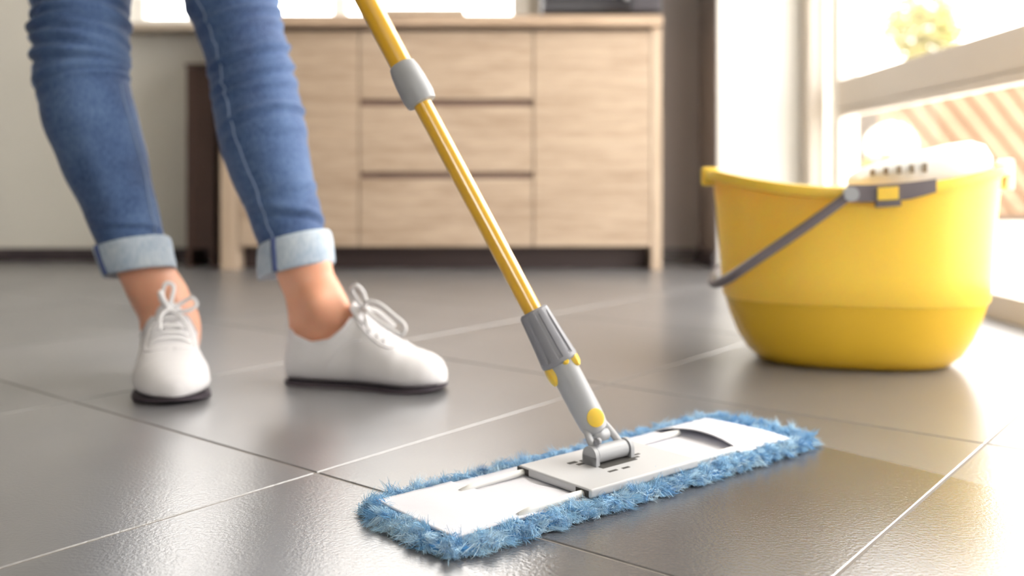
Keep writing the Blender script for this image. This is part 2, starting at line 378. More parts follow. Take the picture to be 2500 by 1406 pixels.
# ------------------------------------------------------------------ sideboard
SBD = 3.05; sb = empty('sideboard', (-.22, SBD, 0), label='wide pale oak sideboard with three drawers between two doors against the back wall', category='sideboard')
def sx(px, D=SBD): return (px - 1250) * D / F + .22
def sz(py, D=SBD): return CH - (py - HY) * D / F
DEP = YF - SBD - .02; bot = sz(602)
def sbp(name, a, b, mat, bev=.002, par=sb): return box(name, a, b, mat, par, bev)
zt = .803; zt0 = .770
sbp('worktop', (sx(512), -.035, zt0), (sx(1614), DEP + .005, zt), M['oak_top'], .003)
sbp('side_panel', (sx(538), 0, 0), (sx(580), DEP, zt0 - .001), M['oak_post']); sbp('side_panel', (sx(1590), 0, 0), (sx(1616), DEP, zt0 - .001), M['oak_post'])
body_z0 = bot + .002
sbp('back_panel', (sx(581), DEP - .015, .09), (sx(1589), DEP, zt0 - .002), M['recess'])
sbp('bottom_panel', (sx(581), .02, body_z0), (sx(1589), DEP - .016, body_z0 + .018), M['oak'])
sbp('divider', (sx(866), .0195, body_z0 + .02), (sx(888), DEP - .017, zt0 - .02), M['oak']); sbp('divider', (sx(1292), .0195, body_z0 + .02), (sx(1314), DEP - .017, zt0 - .02), M['oak'])
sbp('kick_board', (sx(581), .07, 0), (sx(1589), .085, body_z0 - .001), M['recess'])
sbp('overhang_shade', (sx(581), .014, zt0 - .024), (sx(1589), .03, zt0 - .002), M['recess'])  # dark strip coloured as the shadow under the worktop overhang
def grooves(o): return o
dtop = sz(76)
for x0, x1 in ((583, 875), (1303, 1588)):
    dr = sbp('door', (sx(x0), 0, bot), (sx(x1), .019, dtop), M['oak'])
    sbp('edge_strip', (sx(x0), -.0008, sz(330)), (sx(x1), .0, sz(327)), M['oak_top'], 0, dr)
for y0, y1 in ((76, 242), (259, 420), (436, 602)):
    sbp('drawer', (sx(878), 0, sz(y1)), (sx(1300), .019, sz(y0)), M['oak'])
for y0, y1 in ((243, 258), (421, 435)):
    sbp('finger_groove', (sx(878), .012, sz(y1)), (sx(1300), .0192, sz(y0)), M['groove'], 0)

stand_x = W(455, 0, 3.16).x; sx1 = W(524, 0, 3.16).x
st = empty('plant_stand', ((stand_x + sx1) / 2, 3.24, 0), label='narrow dark brown wooden stand between the wall and the left end of the sideboard', category='stand')
hw = (sx1 - stand_x) / 2; zt2 = W(0, 155, 3.16).z
box('side_panel', (-hw, -.08, .0), (-hw + .014, .08, zt2 - .012), M['brown'], st, .001); box('side_panel', (hw - .014, -.08, 0), (hw, .08, zt2 - .012), M['brown'], st, .001)
box('front_panel', (-hw + .0145, -.075, .06), (hw - .0145, -.063, zt2 - .013), M['brown'], st, .001); box('top', (-hw - .004, -.085, zt2 - .0115), (hw + .004, .085, zt2), M['brown'], st, .002)
box('shelf', (-hw + .0145, -.062, .30), (hw - .0145, .078, .312), M['brown'], st, .001); box('shelf', (-hw + .0145, -.062, .07), (hw - .0145, .078, .082), M['brown'], st, .001)

ov = empty('microwave', (.30, 3.20, zt + .0005), label='black microwave oven standing on the right end of the sideboard', category='microwave')
box('body', (-.205, -.14, .012), (.175, .18, .24), M['black'], ov, .006); dd = box('door', (-.20, -.158, .018), (.08, -.141, .234), M['black_glass'], ov, .003)
box('handle', (.055, -.175, .05), (.067, -.159, .2), M['grey'], dd, .003); cp = box('control_panel', (.083, -.155, .018), (.17, -.141, .234), M['black'], ov, .003)
for s1 in (-.16, .14):
    for s2 in (-.10, .14): box('foot', (s1 - .015, s2 - .015, 0), (s1 + .015, s2 + .015, .0118), M['black'], ov, .002)
bd = empty('chopping_board', (-.30, 3.10, zt + .0005), label='pale wooden board lying on the middle of the sideboard top', category='board')
box('board', (-.15, -.09, 0), (.15, .09, .018), M['oak_post'], bd, .004)
# ------------------------------------------------------------------ bucket
BC = Vector((.537, 1.525, 0)); BR = R(-13)
bk = empty('bucket', BC, BR, label='large oval yellow mop bucket with grey handle and white wringer on the tiled floor', category='bucket')
def oval(a, b, n=96, p=2.5, k=0):
    out = []
    for i in range(n):
        t = 2 * math.pi * i / n; c, s = math.cos(t), math.sin(t)
        out.append((a * math.copysign(abs(c) ** (2 / p), c), b * math.copysign(abs(s) ** (2 / p), s)))
    return out
def rimz(x, y):           # the lip sags between the two ends
    u = min(1, abs(x) / .21); return .268 + .030 * u ** 2 + (.004 * x / .2)
prof = [(0, .130, .078), (.004, .144, .092), (.02, .161, .108), (.045, .176, .118), (.075, .188, .124), (.1, .1955, .1275), (.104, .199, .1305), (.14, .2015, .132), (.19, .205, .134), (.24, .209, .137)]
def bucket_ring(z, a, b, zoff=0): return [(x, y, z) for x, y in oval(a, b)]
low = [bucket_ring(*p) for p in prof[:6]]; upp = [bucket_ring(*p) for p in prof[5:]]
upp[0] = [(x, y, .1002) for x, y in oval(.1957, .1277)]
rimr = []
for dz, e in ((-.010, .002), (-.009, .012), (-.001, .0135), (.006, .012), (.0075, .007), (.006, .002), (-.01, -.001)):
    rimr.append([(x, y, rimz(x, y) + dz) for x, y in oval(.2125 + e, .139 + e)])
inner = [[(x, y, z) for x, y in oval(a - .0035, b - .0035)] for z, a, b in prof[::-1] if z > .02] + [[(x, y, .006) for x, y in oval(.12, .06)]]
bm = bmesh.new(); loft_bm(bm, upp + rimr + inner, cap=False)
bmesh.ops.contextual_create(bm, geom=[v for v in bm.verts if abs(v.co.z - .006) < 1e-6])
autosmooth(obj('tub', bm_mesh('tub', bm), M['yellow'], bk), 55)
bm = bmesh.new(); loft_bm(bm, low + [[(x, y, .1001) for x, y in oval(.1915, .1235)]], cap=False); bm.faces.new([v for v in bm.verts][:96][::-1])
autosmooth(obj('lower_tub', bm_mesh('lower_tub', bm), M['yellow_low'], bk, True), 55); bk.children[-1]['label'] = 'darker yellow lower part of the bucket'
# spout lip at the left end
bm = bmesh.new(); box_bm(bm, (-.232, -.035, .276), (-.205, .035, .306), .006, 3); autosmooth(obj('pouring_lip', bm_mesh('pouring_lip', bm), M['yellow'], bk))
# wringer: white sieve hood over the right half
def onrim(u, out=.0):   # u in -1..1 along the near side
    x = u; y = -.139 * (1 - abs(x / .2125) ** 2.5) ** (1 / 2.5) - out; return x, y
rings = []
for k_, (dz, sc) in enumerate(((-.02, .96), (.004, .965), (.018, .95), (.032, .86), (.040, .70), (.043, .45), (.0435, .15))):
    ring = []
    for x, y in oval(.106, .119, 64, 2.6):
        X = .098 + x * sc; Y = y * sc
        lift = (X + .02) / .2; lift = max(0, min(1.05, lift)); ring.append((X, Y, .281 + dz * (.35 + .95 * lift) + .014 * lift))
    rings.append(ring)
bm = bmesh.new(); loft_bm(bm, rings, cap=True); wr = autosmooth(obj('wringer', bm_mesh('wringer', bm), M['white_plastic'], bk), 60)
for i in range(5):
    x, y = .018 + i * .017, 0; yy = -.1166 * (1 - abs((x - .098) / .106) ** 2.6) ** (1 / 2.6)
    box('drain_slot', (x, yy + .000, .292 + i * .0012), (x + .006, yy + .010, .302 + i * .002), M['slot_pale'], wr, .001)
# grey clip band on the near rim
def band(name, x0, x1, z0f, z1f, e0, e1, mat, par, n=14):
    V = []; Fc = []
    for i in range(n + 1):
        x = x0 + (x1 - x0) * i / n; X, Y = onrim(x, e0); X2, Y2 = onrim(x, e1)
        V += [(X, Y, z0f(x)), (X2, Y2, z0f(x)), (X2, Y2, z1f(x)), (X, Y, z1f(x))]
    for i in range(n):
        for k in range(4):
            a = i * 4 + k; b = i * 4 + (k + 1) % 4; Fc.append((a, b, b + 4, a + 4))
    Fc += [(3, 2, 1, 0), tuple(n * 4 + k for k in range(4))]
    return autosmooth(obj(name, mesh(name, V, Fc), mat, par), 30)
cb = band('handle_bracket', -.022, .098, lambda x: rimz(x, 0) - .014 + max(0, (x - .06)) * .15, lambda x: rimz(x, 0) + .0105, .006, .0185, M['handle'], bk)
band('clip', .018, .046, lambda x: rimz(x, 0) - .012, lambda x: rimz(x, 0) + .006, .0187, .0215, M['yellow'], cb, 4)
band('clip_foot', .016, .050, lambda x: rimz(x, 0) - .022, lambda x: rimz(x, 0) - .0142, .006, .0195, M['handle'], cb, 4)
# bail handle swung down to the left
pivz = .262
path = []
for i in range(41):
    t = -1 + 2 * i / 40; s = 1 - abs(t) ** 5
    X = -.024 - .212 * s; Y = .166 * math.copysign(abs(t) ** .28, t) if abs(t) > 1e-6 else 0
    path.append((X, Y, pivz - .135 * (s ** 1.0)))
front = [Vector((-.022, -.160, pivz)), Vector((-.08, -.160, pivz - .044)), Vector((-.15, -.158, pivz - .094)), Vector((-.184, -.150, pivz - .119)), Vector((-.205, -.118, pivz - .133)), Vector((-.214, -.05, pivz - .138))]
back = [Vector((p.x, -p.y, p.z)) for p in front[::-1]]
bh = tube('bail_handle', spline(front + back, 6), .0072, M['handle'], bk, 14)
for s in (-1, 1):
    bm = bmesh.new(); tube_bm(bm, [(-.018, s * .146, pivz + .003), (-.018, s * .169, pivz + .003)], .0105, 18); autosmooth(obj('pivot', bm_mesh('pivot', bm), M['grey'], bh), 40)
tab = box('wringer_hook', (.218, -.03, .270), (.231, .03, .318), M['white_plastic'], bk, .004)

# ------------------------------------------------------------------ mop
mop = empty('mop', MC, R(40), label='flat mop with yellow telescopic pole and blue fringed microfibre pad on the floor', category='mop')
PL, PW = .252, .074            # half sizes
pad = empty('pad', (0, 0, 0)); pad.parent = mop
def rr(a, b, r, n=8, z=0):
    out = []
    for cx, cy, a0 in ((a - r, b - r, 0), (-a + r, b - r, 90), (-a + r, -b + r, 180), (a - r, -b + r, 270)):
        for k in range(n + 1):
            t = R(a0 + 90 * k / n); out.append((cx + r * math.cos(t), cy + r * math.sin(t), z))
    return out
bm = bmesh.new(); loft_bm(bm, [rr(PL - .012, PW - .012, .02, z=.001), rr(PL - .004, PW - .004, .025, z=.003), rr(PL - .004, PW - .004, .025, z=.006), rr(PL - .018, PW - .018, .015, z=.0085)])
autosmooth(obj('pad_core', bm_mesh('pad_core', bm), M['fibre_base'], pad), 60)
# fringe: clumps of curled strands round the border
V = []; Fc = []; T = []
rnd = random.Random(11)
def per(u, a, b):       # walk round the rectangle: position and outward normal
    L = 4 * (a + b); d = (u % 1) * L
    for (x0, y0, dx, dy, l) in ((-a, -b, 1, 0, 2 * a), (a, -b, 0, 1, 2 * b), (a, b, -1, 0, 2 * a), (-a, b, 0, -1, 2 * b)):
        if d <= l: return Vector((x0 + dx * d, y0 + dy * d, 0)), Vector((dy, -dx, 0))
        d -= l
    return Vector((-a, -b, 0)), Vector((0, -1, 0))
def strand(p, dirv, ln, wdt, curl, tint, droop):
    side = dirv.cross(Vector((rnd.gauss(0, 1), rnd.gauss(0, 1), rnd.gauss(0, 1)))).normalized(); d = dirv.copy(); i0 = len(V); n = 5
    for k in range(n + 1):
        w = wdt * (1 - .75 * (k / n) ** 2) * .5; V.append(p + side * w); V.append(p - side * w); T.extend([tint + .12 * k / n] * 2)
        d = (d + curl * .40 + Vector((0, 0, -droop))).normalized(); p = p + d * ln / n
        if p.z < .0012: p.z = .0012 + rnd.random() * .001
    for k in range(n): a = i0 + 2 * k; Fc.append((a, a + 1, a + 3, a + 2))
for ring_i, (ins, zz, zdir, nc, ns) in enumerate(((.006, .003, -.25, 360, 50), (.007, .006, .10, 400, 48), (.010, .0080, .45, 380, 44), (.015, .0085, .8, 360, 40), (-1, .0085, 1.0, 80, 44))):
    for c in range(nc):
        u = (c + rnd.random()) / nc; p, nrm = per(u, PL - ins, PW - ins); tang = Vector((-nrm.y, nrm.x, 0))
        if ins < 0: p, nrm = Vector((rnd.uniform(.208, .238), rnd.uniform(-.058, .058), 0)), Vector((1, 0, 0)); tang = Vector((0, 1, 0))
        cx_, cy_ = PL - ins - abs(p.x), PW - ins - abs(p.y)
        if cx_ < .022 and cy_ < .022: nrm = (nrm + Vector((math.copysign(.7, p.x), math.copysign(.7, p.y), 0))).normalized(); p = p - nrm * .007
        p.z = zz + rnd.random() * .002
        base = (nrm * rnd.uniform(.5, 1.2) + Vector((0, 0, zdir)) + tang * rnd.gauss(0, .8) + Vector((0, 0, rnd.gauss(0, .4)))).normalized()
        curl = tang * rnd.gauss(0, 1.8) + nrm * rnd.gauss(0, 1.2) + Vector((0, 0, rnd.gauss(-.5, 1.2))); ti = min(.9, max(.0, rnd.gauss(.52, .30)))
        lg = rnd.uniform(.009, .017) * (1.0 if ring_i < 2 else .62)
        for k_ in range(ns):
            off = Vector((rnd.gauss(0, .0022), rnd.gauss(0, .0022), rnd.gauss(0, .001)))
            dv = (base - off * 70 + Vector((rnd.gauss(0, .16), rnd.gauss(0, .16), rnd.gauss(0, .16)))).normalized()
            strand(p + off, dv, lg * rnd.uniform(.6, 1.15), rnd.uniform(.00035, .0008), curl + Vector((rnd.gauss(0, .45), rnd.gauss(0, .45), rnd.gauss(0, .45))), ti + rnd.gauss(0, .07), rnd.uniform(.04, .22))
me = mesh('fringe', V, Fc); at_ = me.attributes.new('tint', 'FLOAT', 'POINT'); at_.data.foreach_set('value', [max(0, min(1, t)) for t in T])
fo = obj('fringe', me, M['fibre'], pad, True); fo['kind'] = 'stuff'; fo['label'] = 'light blue shaggy microfibre fringe'
# white backing cloth and the two pockets
def cloth(name, x0, x1, y0, y1, zf, mat, par, nx=40, ny=16, thick=.0012):
    V = []; Fc = []
    for i in range(nx + 1):
        for j in range(ny + 1):
            s, t = i / nx, j / ny; x = (x0(t) if callable(x0) else x0); xe = (x1(t) if callable(x1) else x1)
            X = x + (xe - x) * s; Y = y0 + (y1 - y0) * t; V.append((X, Y, zf(X, Y, s, t)))
    for i in range(nx):
        for j in range(ny): a = i * (ny + 1) + j; Fc.append((a, a + ny + 1, a + ny + 2, a + 1))
    o = obj(name, mesh(name, V, Fc), mat, par, True); md = o.modifiers.new('s', 'SOLIDIFY'); md.thickness = thick; md.offset = 1; return o
def wav(x, y, k): return noise.noise(Vector((x * 30, y * 30, k))) * .0008
cloth('backing_cloth', -.232, .208, -.057, .055, lambda x, y, s, t: .0095 + wav(x, y, 1), M['cloth_white'], pad)
PCX = -.017
cloth('pocket', -.233, lambda t: -.150 + .004 * math.sin(t * 5), -.0575, .0555, lambda x, y, s, t: .0108 + wav(x, y, 2) + .0022 * math.sin(math.pi * min(1, max(0, s * 1.0)))* math.sin(math.pi * t) ** .5, M['cloth_white'], pad)
cloth('pocket_lining', -.20, lambda t: -.098 + .004 * math.sin(t * 7), -.046, .022, lambda x, y, s, t: .0102 + .0012 * s + wav(x, y, 7), M['cloth_white'], pad)
cloth('pocket', lambda t: .122 + .010 * math.sin(t * math.pi), .209, -.0575, .0555, lambda x, y, s, t: .0108 + wav(x, y, 3) + (.0075 * (1 - s) ** 3 + .0015) * math.sin(math.pi * t) ** .6, M['cloth_white'], pad)
# frame: rods and centre plate
head = empty('mop_frame', (0, 0, 0)); head.parent = mop
for x0, x1, y in ((-.165, -.088, .027), (-.165, -.088, -.0515), (.045, .128, .027), (.045, .128, -.0515)):
    tube('rod', [(x0, y, .0110 if x0 < 0 else .0145), (x0 + .014, y, .0135 if x0 < 0 else .0145), (x1 - .014, y, .0145), (x1, y, .0145 if x0 < 0 else .0138)], [.0028, .0034, .0034, .0030], M['white_plastic'], head, 14)
px0, px1, py0, py1 = -.092, .052, -.062, .034
pl = box('plate', (px0, py0, .0120), (px1, py1, .0200), M['plate'], head, .0022, 3); autosmooth(pl)
PZ = .0200
for x0, y in ((px0 + .001, .027), (px0 + .001, -.0515), (px1 - .001, .027), (px1 - .001, -.0515)):
    s = -1 if x0 < 0 else 1
    box('socket', (x0 + s * .0004 - .0008, y - .008, .0126), (x0 + s * .0004 + .0008, y + .008, .0185), M['slot'], pl, 0)
hx, hy = -.018, -.010       # hinge centre on the plate
for (x, y, w, l) in ((hx - .026, hy + .008, .0022, .012), (hx - .031, hy + .016, .0022, .010), (hx - .020, hy - .026, .0016, .011), (hx - .004, hy - .027, .0016, .009), (hx + .026, hy - .010, .0016, .012), (hx + .034, hy - .004, .0016, .011)):
    box('slot', (x - l / 2, y - w, PZ + .0000), (x + l / 2, y + w, PZ + .0003), M['slot'], pl, 0, mtx=None)
box('well', (hx - .022, hy - .016, PZ), (hx + .024, hy + .016, PZ + .0004), M['slot'], pl, 0)
# joint
IM = (Matrix.Translation(MC) @ Matrix.Rotation(R(40), 4, 'Z')).inverted()
def ml(v): return IM @ v
joint = empty('joint', (0, 0, 0)); joint.parent = mop
hc = Vector((hx, hy, PZ + .0084))
tube('hinge_barrel', [hc + Vector((-.0185, 0, 0)), hc + Vector((.0205, 0, 0))], .0082, M['grey'], joint, 24); autosmooth(joint.children[-1])
for x in (-.0245, .0225):
    bm = bmesh.new(); tube_bm(bm, [hc + Vector((x, 0, 0)), hc + Vector((x + .0045, 0, 0))], .0092, 24); box_bm(bm, (hc.x + x, hc.y - .0092, PZ - .001), (hc.x + x + .0045, hc.y + .0092, hc.z))
    autosmooth(obj('hinge_cheek', bm_mesh('hinge_cheek', bm), M['grey'], joint), 40)
# pole axis: a straight line in space
Dj, Dt = .918, .98
A0 = W(1470, 1075, Dj); A1 = W(896, 0, Dt)
ax = (A1 - A0).normalized()
Lp = (A1 - A0).length
def onax(y):      # point of the axis that appears at image height y
    lo, hi = -.2, 1.4
    for _ in range(50):
        mid_ = (lo + hi) / 2; p = A0 + (A1 - A0) * mid_; py = HY - (p.z - CH) * F / p.y
        if py > y: lo = mid_
        else: hi = mid_
    return A0 + (A1 - A0) * lo
lx = ml(A0 + ax) - ml(A0)       # axis direction in mop space
def alng(p, d): return p + ax * d
# yoke arms between hinge and sleeve
pk = onax(1022)                      # the sleeve's pivot button height
ux = (MU - ax * MU.dot(ax)).normalized(); uy = ax.cross(ux).normalized()
if uy.y > 0: uy = -uy          # towards the camera
for s in (-1, 1):
    a = hc + Vector((s * .0175, 0, .004)); b = ml(pk + ux * s * .0105 - ax * .004); tube('yoke_arm', spline([a, (a + b) / 2 + Vector((s * .001, 0, 0)), b], 5), [.0042] * 11, M['grey'], joint, 10, .6)
tube('yoke_web', [ml(onax(1062)) + Vector((-.009, 0, 0)), ml(onax(1062)) + Vector((.009, 0, 0))], .006, M['grey'], joint, 12)
tube('pin', [hc + Vector((-.012, 0, .012)), hc + Vector((-.019, -.004, .013))], .0032, M['grey_dark'], joint, 10)
# sleeve
def axring(p, ra, rb, n=40, mod=None):
    out = []
    for k in range(n):
        t = 2 * math.pi * k / n; m_ = mod(t) if mod else 1; out.append(ml(p + ux * math.cos(t) * ra * m_ + uy * math.sin(t) * rb * m_))
    return out
def axloft(name, rows, mat, par, n=40, mod=None, ang=40):
    bm = bmesh.new(); loft_bm(bm, [axring(onax(y), a, b, n, mod if not isinstance(mod, dict) else None) for y, a, b in rows]); return autosmooth(obj(name, bm_mesh(name, bm), mat, par), ang)
pole = empty('pole', (0, 0, 0)); pole.parent = mop
slv = axloft('sleeve', [(875, .0132, .0132), (890, .0142, .0142), (930, .0144, .0142), (975, .0150, .0134), (1010, .0158, .0118), (1030, .0156, .0110), (1042, .0145, .0105), (1051, .0115, .0095), (1056, .0065, .006)], M['grey'], pole)
# pivot button on the sleeve and its twin tabs
def knob(name, y, r, h, mat, par, off, dirv=None, n=24):
    p = onax(y); d = dirv or uy; bm = bmesh.new()
    a = ml(p + d * (off - .002)); b = ml(p + d * (off + h * .6)); c = ml(p + d * (off + h)); tube_bm(bm, [a, b, c], [r, r, r * .82], n); return autosmooth(obj(name, bm_mesh(name, bm), mat, par), 40)
ex = Vector((1, 0, 0)); ex = (ex - ax * ex.dot(ax)).normalized(); ey = ax.cross(ex).normalized()
if ey.y > 0: ey = -ey
cdir = (ey * .93 + ex * .36).normalized()
knob('button', 1022, .0088, .0022, M['yellow'], slv, .0118, cdir); slv.children[-1]['label'] = 'round yellow button'
knob('latch', 1012, .0040, .003, M['grey_dark'], slv, .0120, (ey * .60 - ex * .80).normalized(), 8)
for dv, y, r, el in (((ey * .30 - ex * .95), 900, .0075, 1.5), ((ex * .96 + ey * .25), 890, .007, 1.2), ((ey * .95 + ex * .30), 884, .0034, 1.2)):
    dv = dv.normalized(); p = onax(y); sv = ax.cross(dv).normalized(); bm = bmesh.new()
    loft_bm(bm, [[ml(p + dv * o_ + sv * math.cos(t) * r * g_ + ax * math.sin(t) * r * g_ * el) for t in [2 * math.pi * k / 20 for k in range(20)]] for o_, g_ in ((.0115, 1), (.0162, .95), (.0178, .65))])
    autosmooth(obj('tab', bm_mesh('tab', bm), M['yellow'], slv), 50); slv.children[-1]['label'] = 'yellow lock tab'
# ribbed screw collar
def rib(t): return 1 + .055 * (1 if (t * 9 / math.pi) % 2 < .55 else -1)
bm = bmesh.new(); rows = []
for y, a, amp in ((758, .0128, 0), (762, .0146, 0), (770, .0152, .4), (785, .0156, 1), (820, .0166, 1), (850, .0176, 1), (868, .0182, 1), (874, .0186, 0), (882, .0186, 0), (886, .0165, 0)):
    p = onax(y); ring = []
    n = 120
    for k in range(n):
        t = 2 * math.pi * k / n; ph = (t * 9 / (2 * math.pi)) % 1; g = 1.0 if ph > .34 else .905; g = 1 + (g - 1) * amp
        ring.append(ml(p + ux * math.cos(t) * a * g + uy * math.sin(t) * a * g))
    rows.append(ring)
loft_bm(bm, rows); autosmooth(obj('screw_collar', bm_mesh('screw_collar', bm), M['grey_dark'], pole), 30)
axloft('lower_tube', [(775, .0093, .0093), (600, .0093, .0093), (400, .0094, .0094), (225, .0094, .0094)], M['yellow_tube'], pole, 40)
top = A0 + (A1 - A0) * 2.0; 
bm = bmesh.new(); loft_bm(bm, [axring(onax(190), .0116, .0116), axring(onax(0), .0116, .0116), axring(top, .0116, .0116)]); autosmooth(obj('upper_tube', bm_mesh('upper_tube', bm), M['yellow_tube'], pole))
axloft('lock_collar', [(254, .0100, .0100), (252, .0150, .0150), (236, .0166, .0166), (200, .0162, .0162), (176, .0152, .0152), (160, .0134, .0134), (157, .0116, .0116)], M['grey'], pole, 40, ang=35)

# ------------------------------------------------------------------ person
person = empty('person', (-.45, 1.38, 0), label='person in rolled-up blue skinny jeans and white lace-up plimsolls, standing behind the mop', category='person')
PO = Vector((-.45, 1.38, 0))
# silhouettes: (image y, left x, right x, depth)
LEFT = [(-560, 210, 430, 1.50), (-300, 130, 370, 1.49), (-150, 100, 335, 1.47), (0, 88, 312, 1.45), (60, 88, 309, 1.44), (130, 89, 308, 1.43), (200, 92, 312, 1.425), (260, 104, 324, 1.42), (320, 122, 342, 1.42), (380, 144, 360, 1.415), (440, 172, 373, 1.41), (500, 202, 383, 1.40), (560, 230, 395, 1.40), (600, 247, 402, 1.40), (640, 262, 408, 1.40)]
RIGHT = [(-560, 395, 640, 1.50), (-300, 400, 655, 1.49), (-150, 420, 672, 1.47), (0, 452, 684, 1.45), (60, 475, 692, 1.445), (130, 500, 706, 1.44), (200, 513, 722, 1.435), (260, 521, 735, 1.43), (320, 530, 748, 1.42), (380, 546, 760, 1.41), (440, 570, 771, 1.40), (500, 598, 782, 1.39), (560, 620, 793, 1.385), (600, 636, 797, 1.38), (640, 650, 800, 1.38)]
def leg_rings(tab, sub=7, n=72, seed=0, folds=(), ratio=lambda y: 1.03):
    ys = []; 
    for a, b in zip(tab, tab[1:]):
        for k in range(sub): ys.append(a[0] + (b[0] - a[0]) * k / sub)
    ys.append(tab[-1][0])
    sp = lambda idx: spline([Vector((r[0], r[idx], 0)) for r in tab], 12)
    def val(idx, y):
        pts = SPL[idx]
        for p, q in zip(pts, pts[1:]):
            if p.x <= y <= q.x: return p.y + (q.y - p.y) * (y - p.x) / max(1e-6, q.x - p.x)
        return pts[-1].y
    SPL = {i: sp(i) for i in (1, 2, 3)}
    C = []; Rd = []
    for y in ys:
        l, r, D = val(1, y), val(2, y), val(3, y); C.append(W((l + r) / 2, y, D)); Rd.append((r - l) / 2 * D / F)
    rings = []
    for i, (y, c, r) in enumerate(zip(ys, C, Rd)):
        t = (C[max(0, i - 1)] - C[min(len(C) - 1, i + 1)]).normalized(); x = Vector((1, 0, 0)); x = (x - t * x.dot(t)).normalized(); yv = t.cross(x)
        rx = r * abs(x.x); ring = []
        for k in range(n):
            a = 2 * math.pi * k / n; d = x * math.cos(a) + yv * math.sin(a)      # a=270deg faces the camera
            disp = 0
            for fy, amp, wid, slope, ac, aw in folds:
                da = (a - ac + math.pi) % (2 * math.pi) - math.pi; u = (y - fy - slope * da) / wid
                if abs(u) < 3: disp += 2.3 * amp * (math.exp(-u * u) - .8 * math.exp(-(u - 1.5) ** 2)) * max(0, math.cos(min(math.pi / 2, abs(da) / aw * math.pi / 2)))
            disp += .0010 * noise.noise(c * 14 + d * 1.3 + Vector((seed, 0, 0)))
            ring.append(c + x * math.cos(a) * (rx + disp) + yv * math.sin(a) * (rx * ratio(y) + disp))
        rings.append(ring)
    return rings, ys, C, Rd
CA = 4.712
FOL_L = [(55, .0028, 8, 4, CA + .3, 2.4), (78, .0036, 7, -6, CA + .1, 2.6), (100, .0024, 7, 12, CA + .5, 2.2), (122, .0034, 8, 14, CA + .2, 2.2), (150, .0040, 7, 6, CA + .2, 2.6), (186, .0024, 9, -8, CA + .3, 2.4), (210, .0018, 10, -6, CA + .4, 2.0), (20, .0020, 12, 4, CA, 2.3), (548, .0018, 8, 26, CA + .4, 1.6), (300, .0008, 40, 10, CA, 2)]
FOL_R = [(60, .0026, 9, -4, CA + .7, 2.0), (95, .0018, 9, -8, CA + .6, 1.8), (150, .0034, 8, -10, CA + .5, 2.2), (198, .0028, 8, -14, CA + .6, 2.2), (232, .0012, 12, -10, CA + .6, 2.2), (302, .0030, 8, -10, CA + .6, 1.9), (350, .0010, 16, -4, CA + .5, 2.2), (488, .0018, 9, -4, CA + .6, 1.8), (530, .0026, 10, 26, CA + .5, 1.7), (20, .0018, 12, 4, CA, 2.3)]
rl, ysl, CL, RL = leg_rings(LEFT, 9, 96, 1, FOL_L); rrg, ysr, CR, RR = leg_rings(RIGHT, 9, 96, 5, FOL_R)
# jeans: both legs and the hips
toP = lambda rings: [[p - PO for p in r] for r in rings]
bm = bmesh.new(); loft_bm(bm, toP(rl[3:]), cap=False); loft_bm(bm, toP(rrg[3:]), cap=False)
hipc = Vector(((CL[0].x + CR[0].x) / 2, 1.50, 0))
hz = CL[3].z - .005
hips = []
for dz, a, b in ((-.015, .150, .085), (.0, .162, .10), (.05, .172, .112), (.12, .168, .112), (.19, .145, .10), (.23, .135, .095)):
    hips.append([Vector((hipc.x + x, hipc.y + y, hz + dz)) - PO for x, y in oval(a, b, 96, 2.3)])
loft_bm(bm, hips)
jeans = obj('jeans', bm_mesh('jeans', bm), M['denim'], person, True)
def seam(name, rings, idxs, mat, par, r=.0011, i0=0, i1=None):
    i1 = i1 or len(rings); pts = []
    for i in range(i0, i1, 2):
        f = idxs(i / len(rings)); ring = rings[i]; k = int(f) % len(ring); c = sum(ring, Vector()) / len(ring); q = ring[k].lerp(ring[(k + 1) % len(ring)], f - int(f)); pts.append(q + (q - c).normalized() * .0004 - PO)
    return tube(name, pts, r, mat, par, 6)
seam('seam', rrg, lambda t: 96 * (.655 + .04 * t), M['seam'], jeans, .0012, 20, len(rrg) - 8)
seam('seam', rl, lambda t: 96 * (.95), M['seam'], jeans, .0012, 60, len(rl) - 8)
seam('seam', rl, lambda t: 96 * (.60), M['seam'], jeans, .0010, 20, 64)
# cuffs
def cuff(C, top, bot, px_t, px_b, name='cuff'):
    # px_t/px_b: ((xl, yl), (xr, yr)) ends of the upper and lower hem in the image
    D = C; rings = []
    def ring(pl, pr, grow=0, n=72, drop=0):
        a, b = W(*pl, D), W(*pr, D); c = (a + b) / 2; x = (b - a); r = x.length / 2 + grow; x.normalize(); ax_ = Vector((0, 1, 0)); yv = (ax_ * .97 + Vector((0, 0, -.16))).normalized()
        return [c + x * math.cos(t) * r + yv * math.sin(t) * r * .98 + Vector((0, 0, drop)) for t in [2 * math.pi * k / n for k in range(n)]]
    lerp2 = lambda p, q, t: (p[0] + (q[0] - p[0]) * t, p[1] + (q[1] - p[1]) * t)
    prof_ = [(0, -.006), (-.03, -.003), (-.02, .0005), (.06, .0022), (.3, .0026), (.6, .0026), (.9, .0026), (.985, .0015), (1.0, -.001), (.96, -.0035), (.5, -.0045)]
    for t, g in prof_:
        rings.append([p - PO for p in ring(lerp2(px_t[0], px_b[0], t), lerp2(px_t[1], px_b[1], t), g)])
    for ri, r_ in enumerate(rings):
        for k, p in enumerate(r_):
            w = noise.noise((p + PO) * 28) * .0016; c = sum(r_, Vector()) / len(r_); r_[k] = p + (p - c).normalized() * w
    bm = bmesh.new(); loft_bm(bm, rings, cap=False); o = obj(name, bm_mesh(name, bm), M['cuff'], jeans, True); return o, rings
cl, clr = cuff(1.40, 0, 0, ((236, 612), (408, 577)), ((262, 680), (424, 652)))
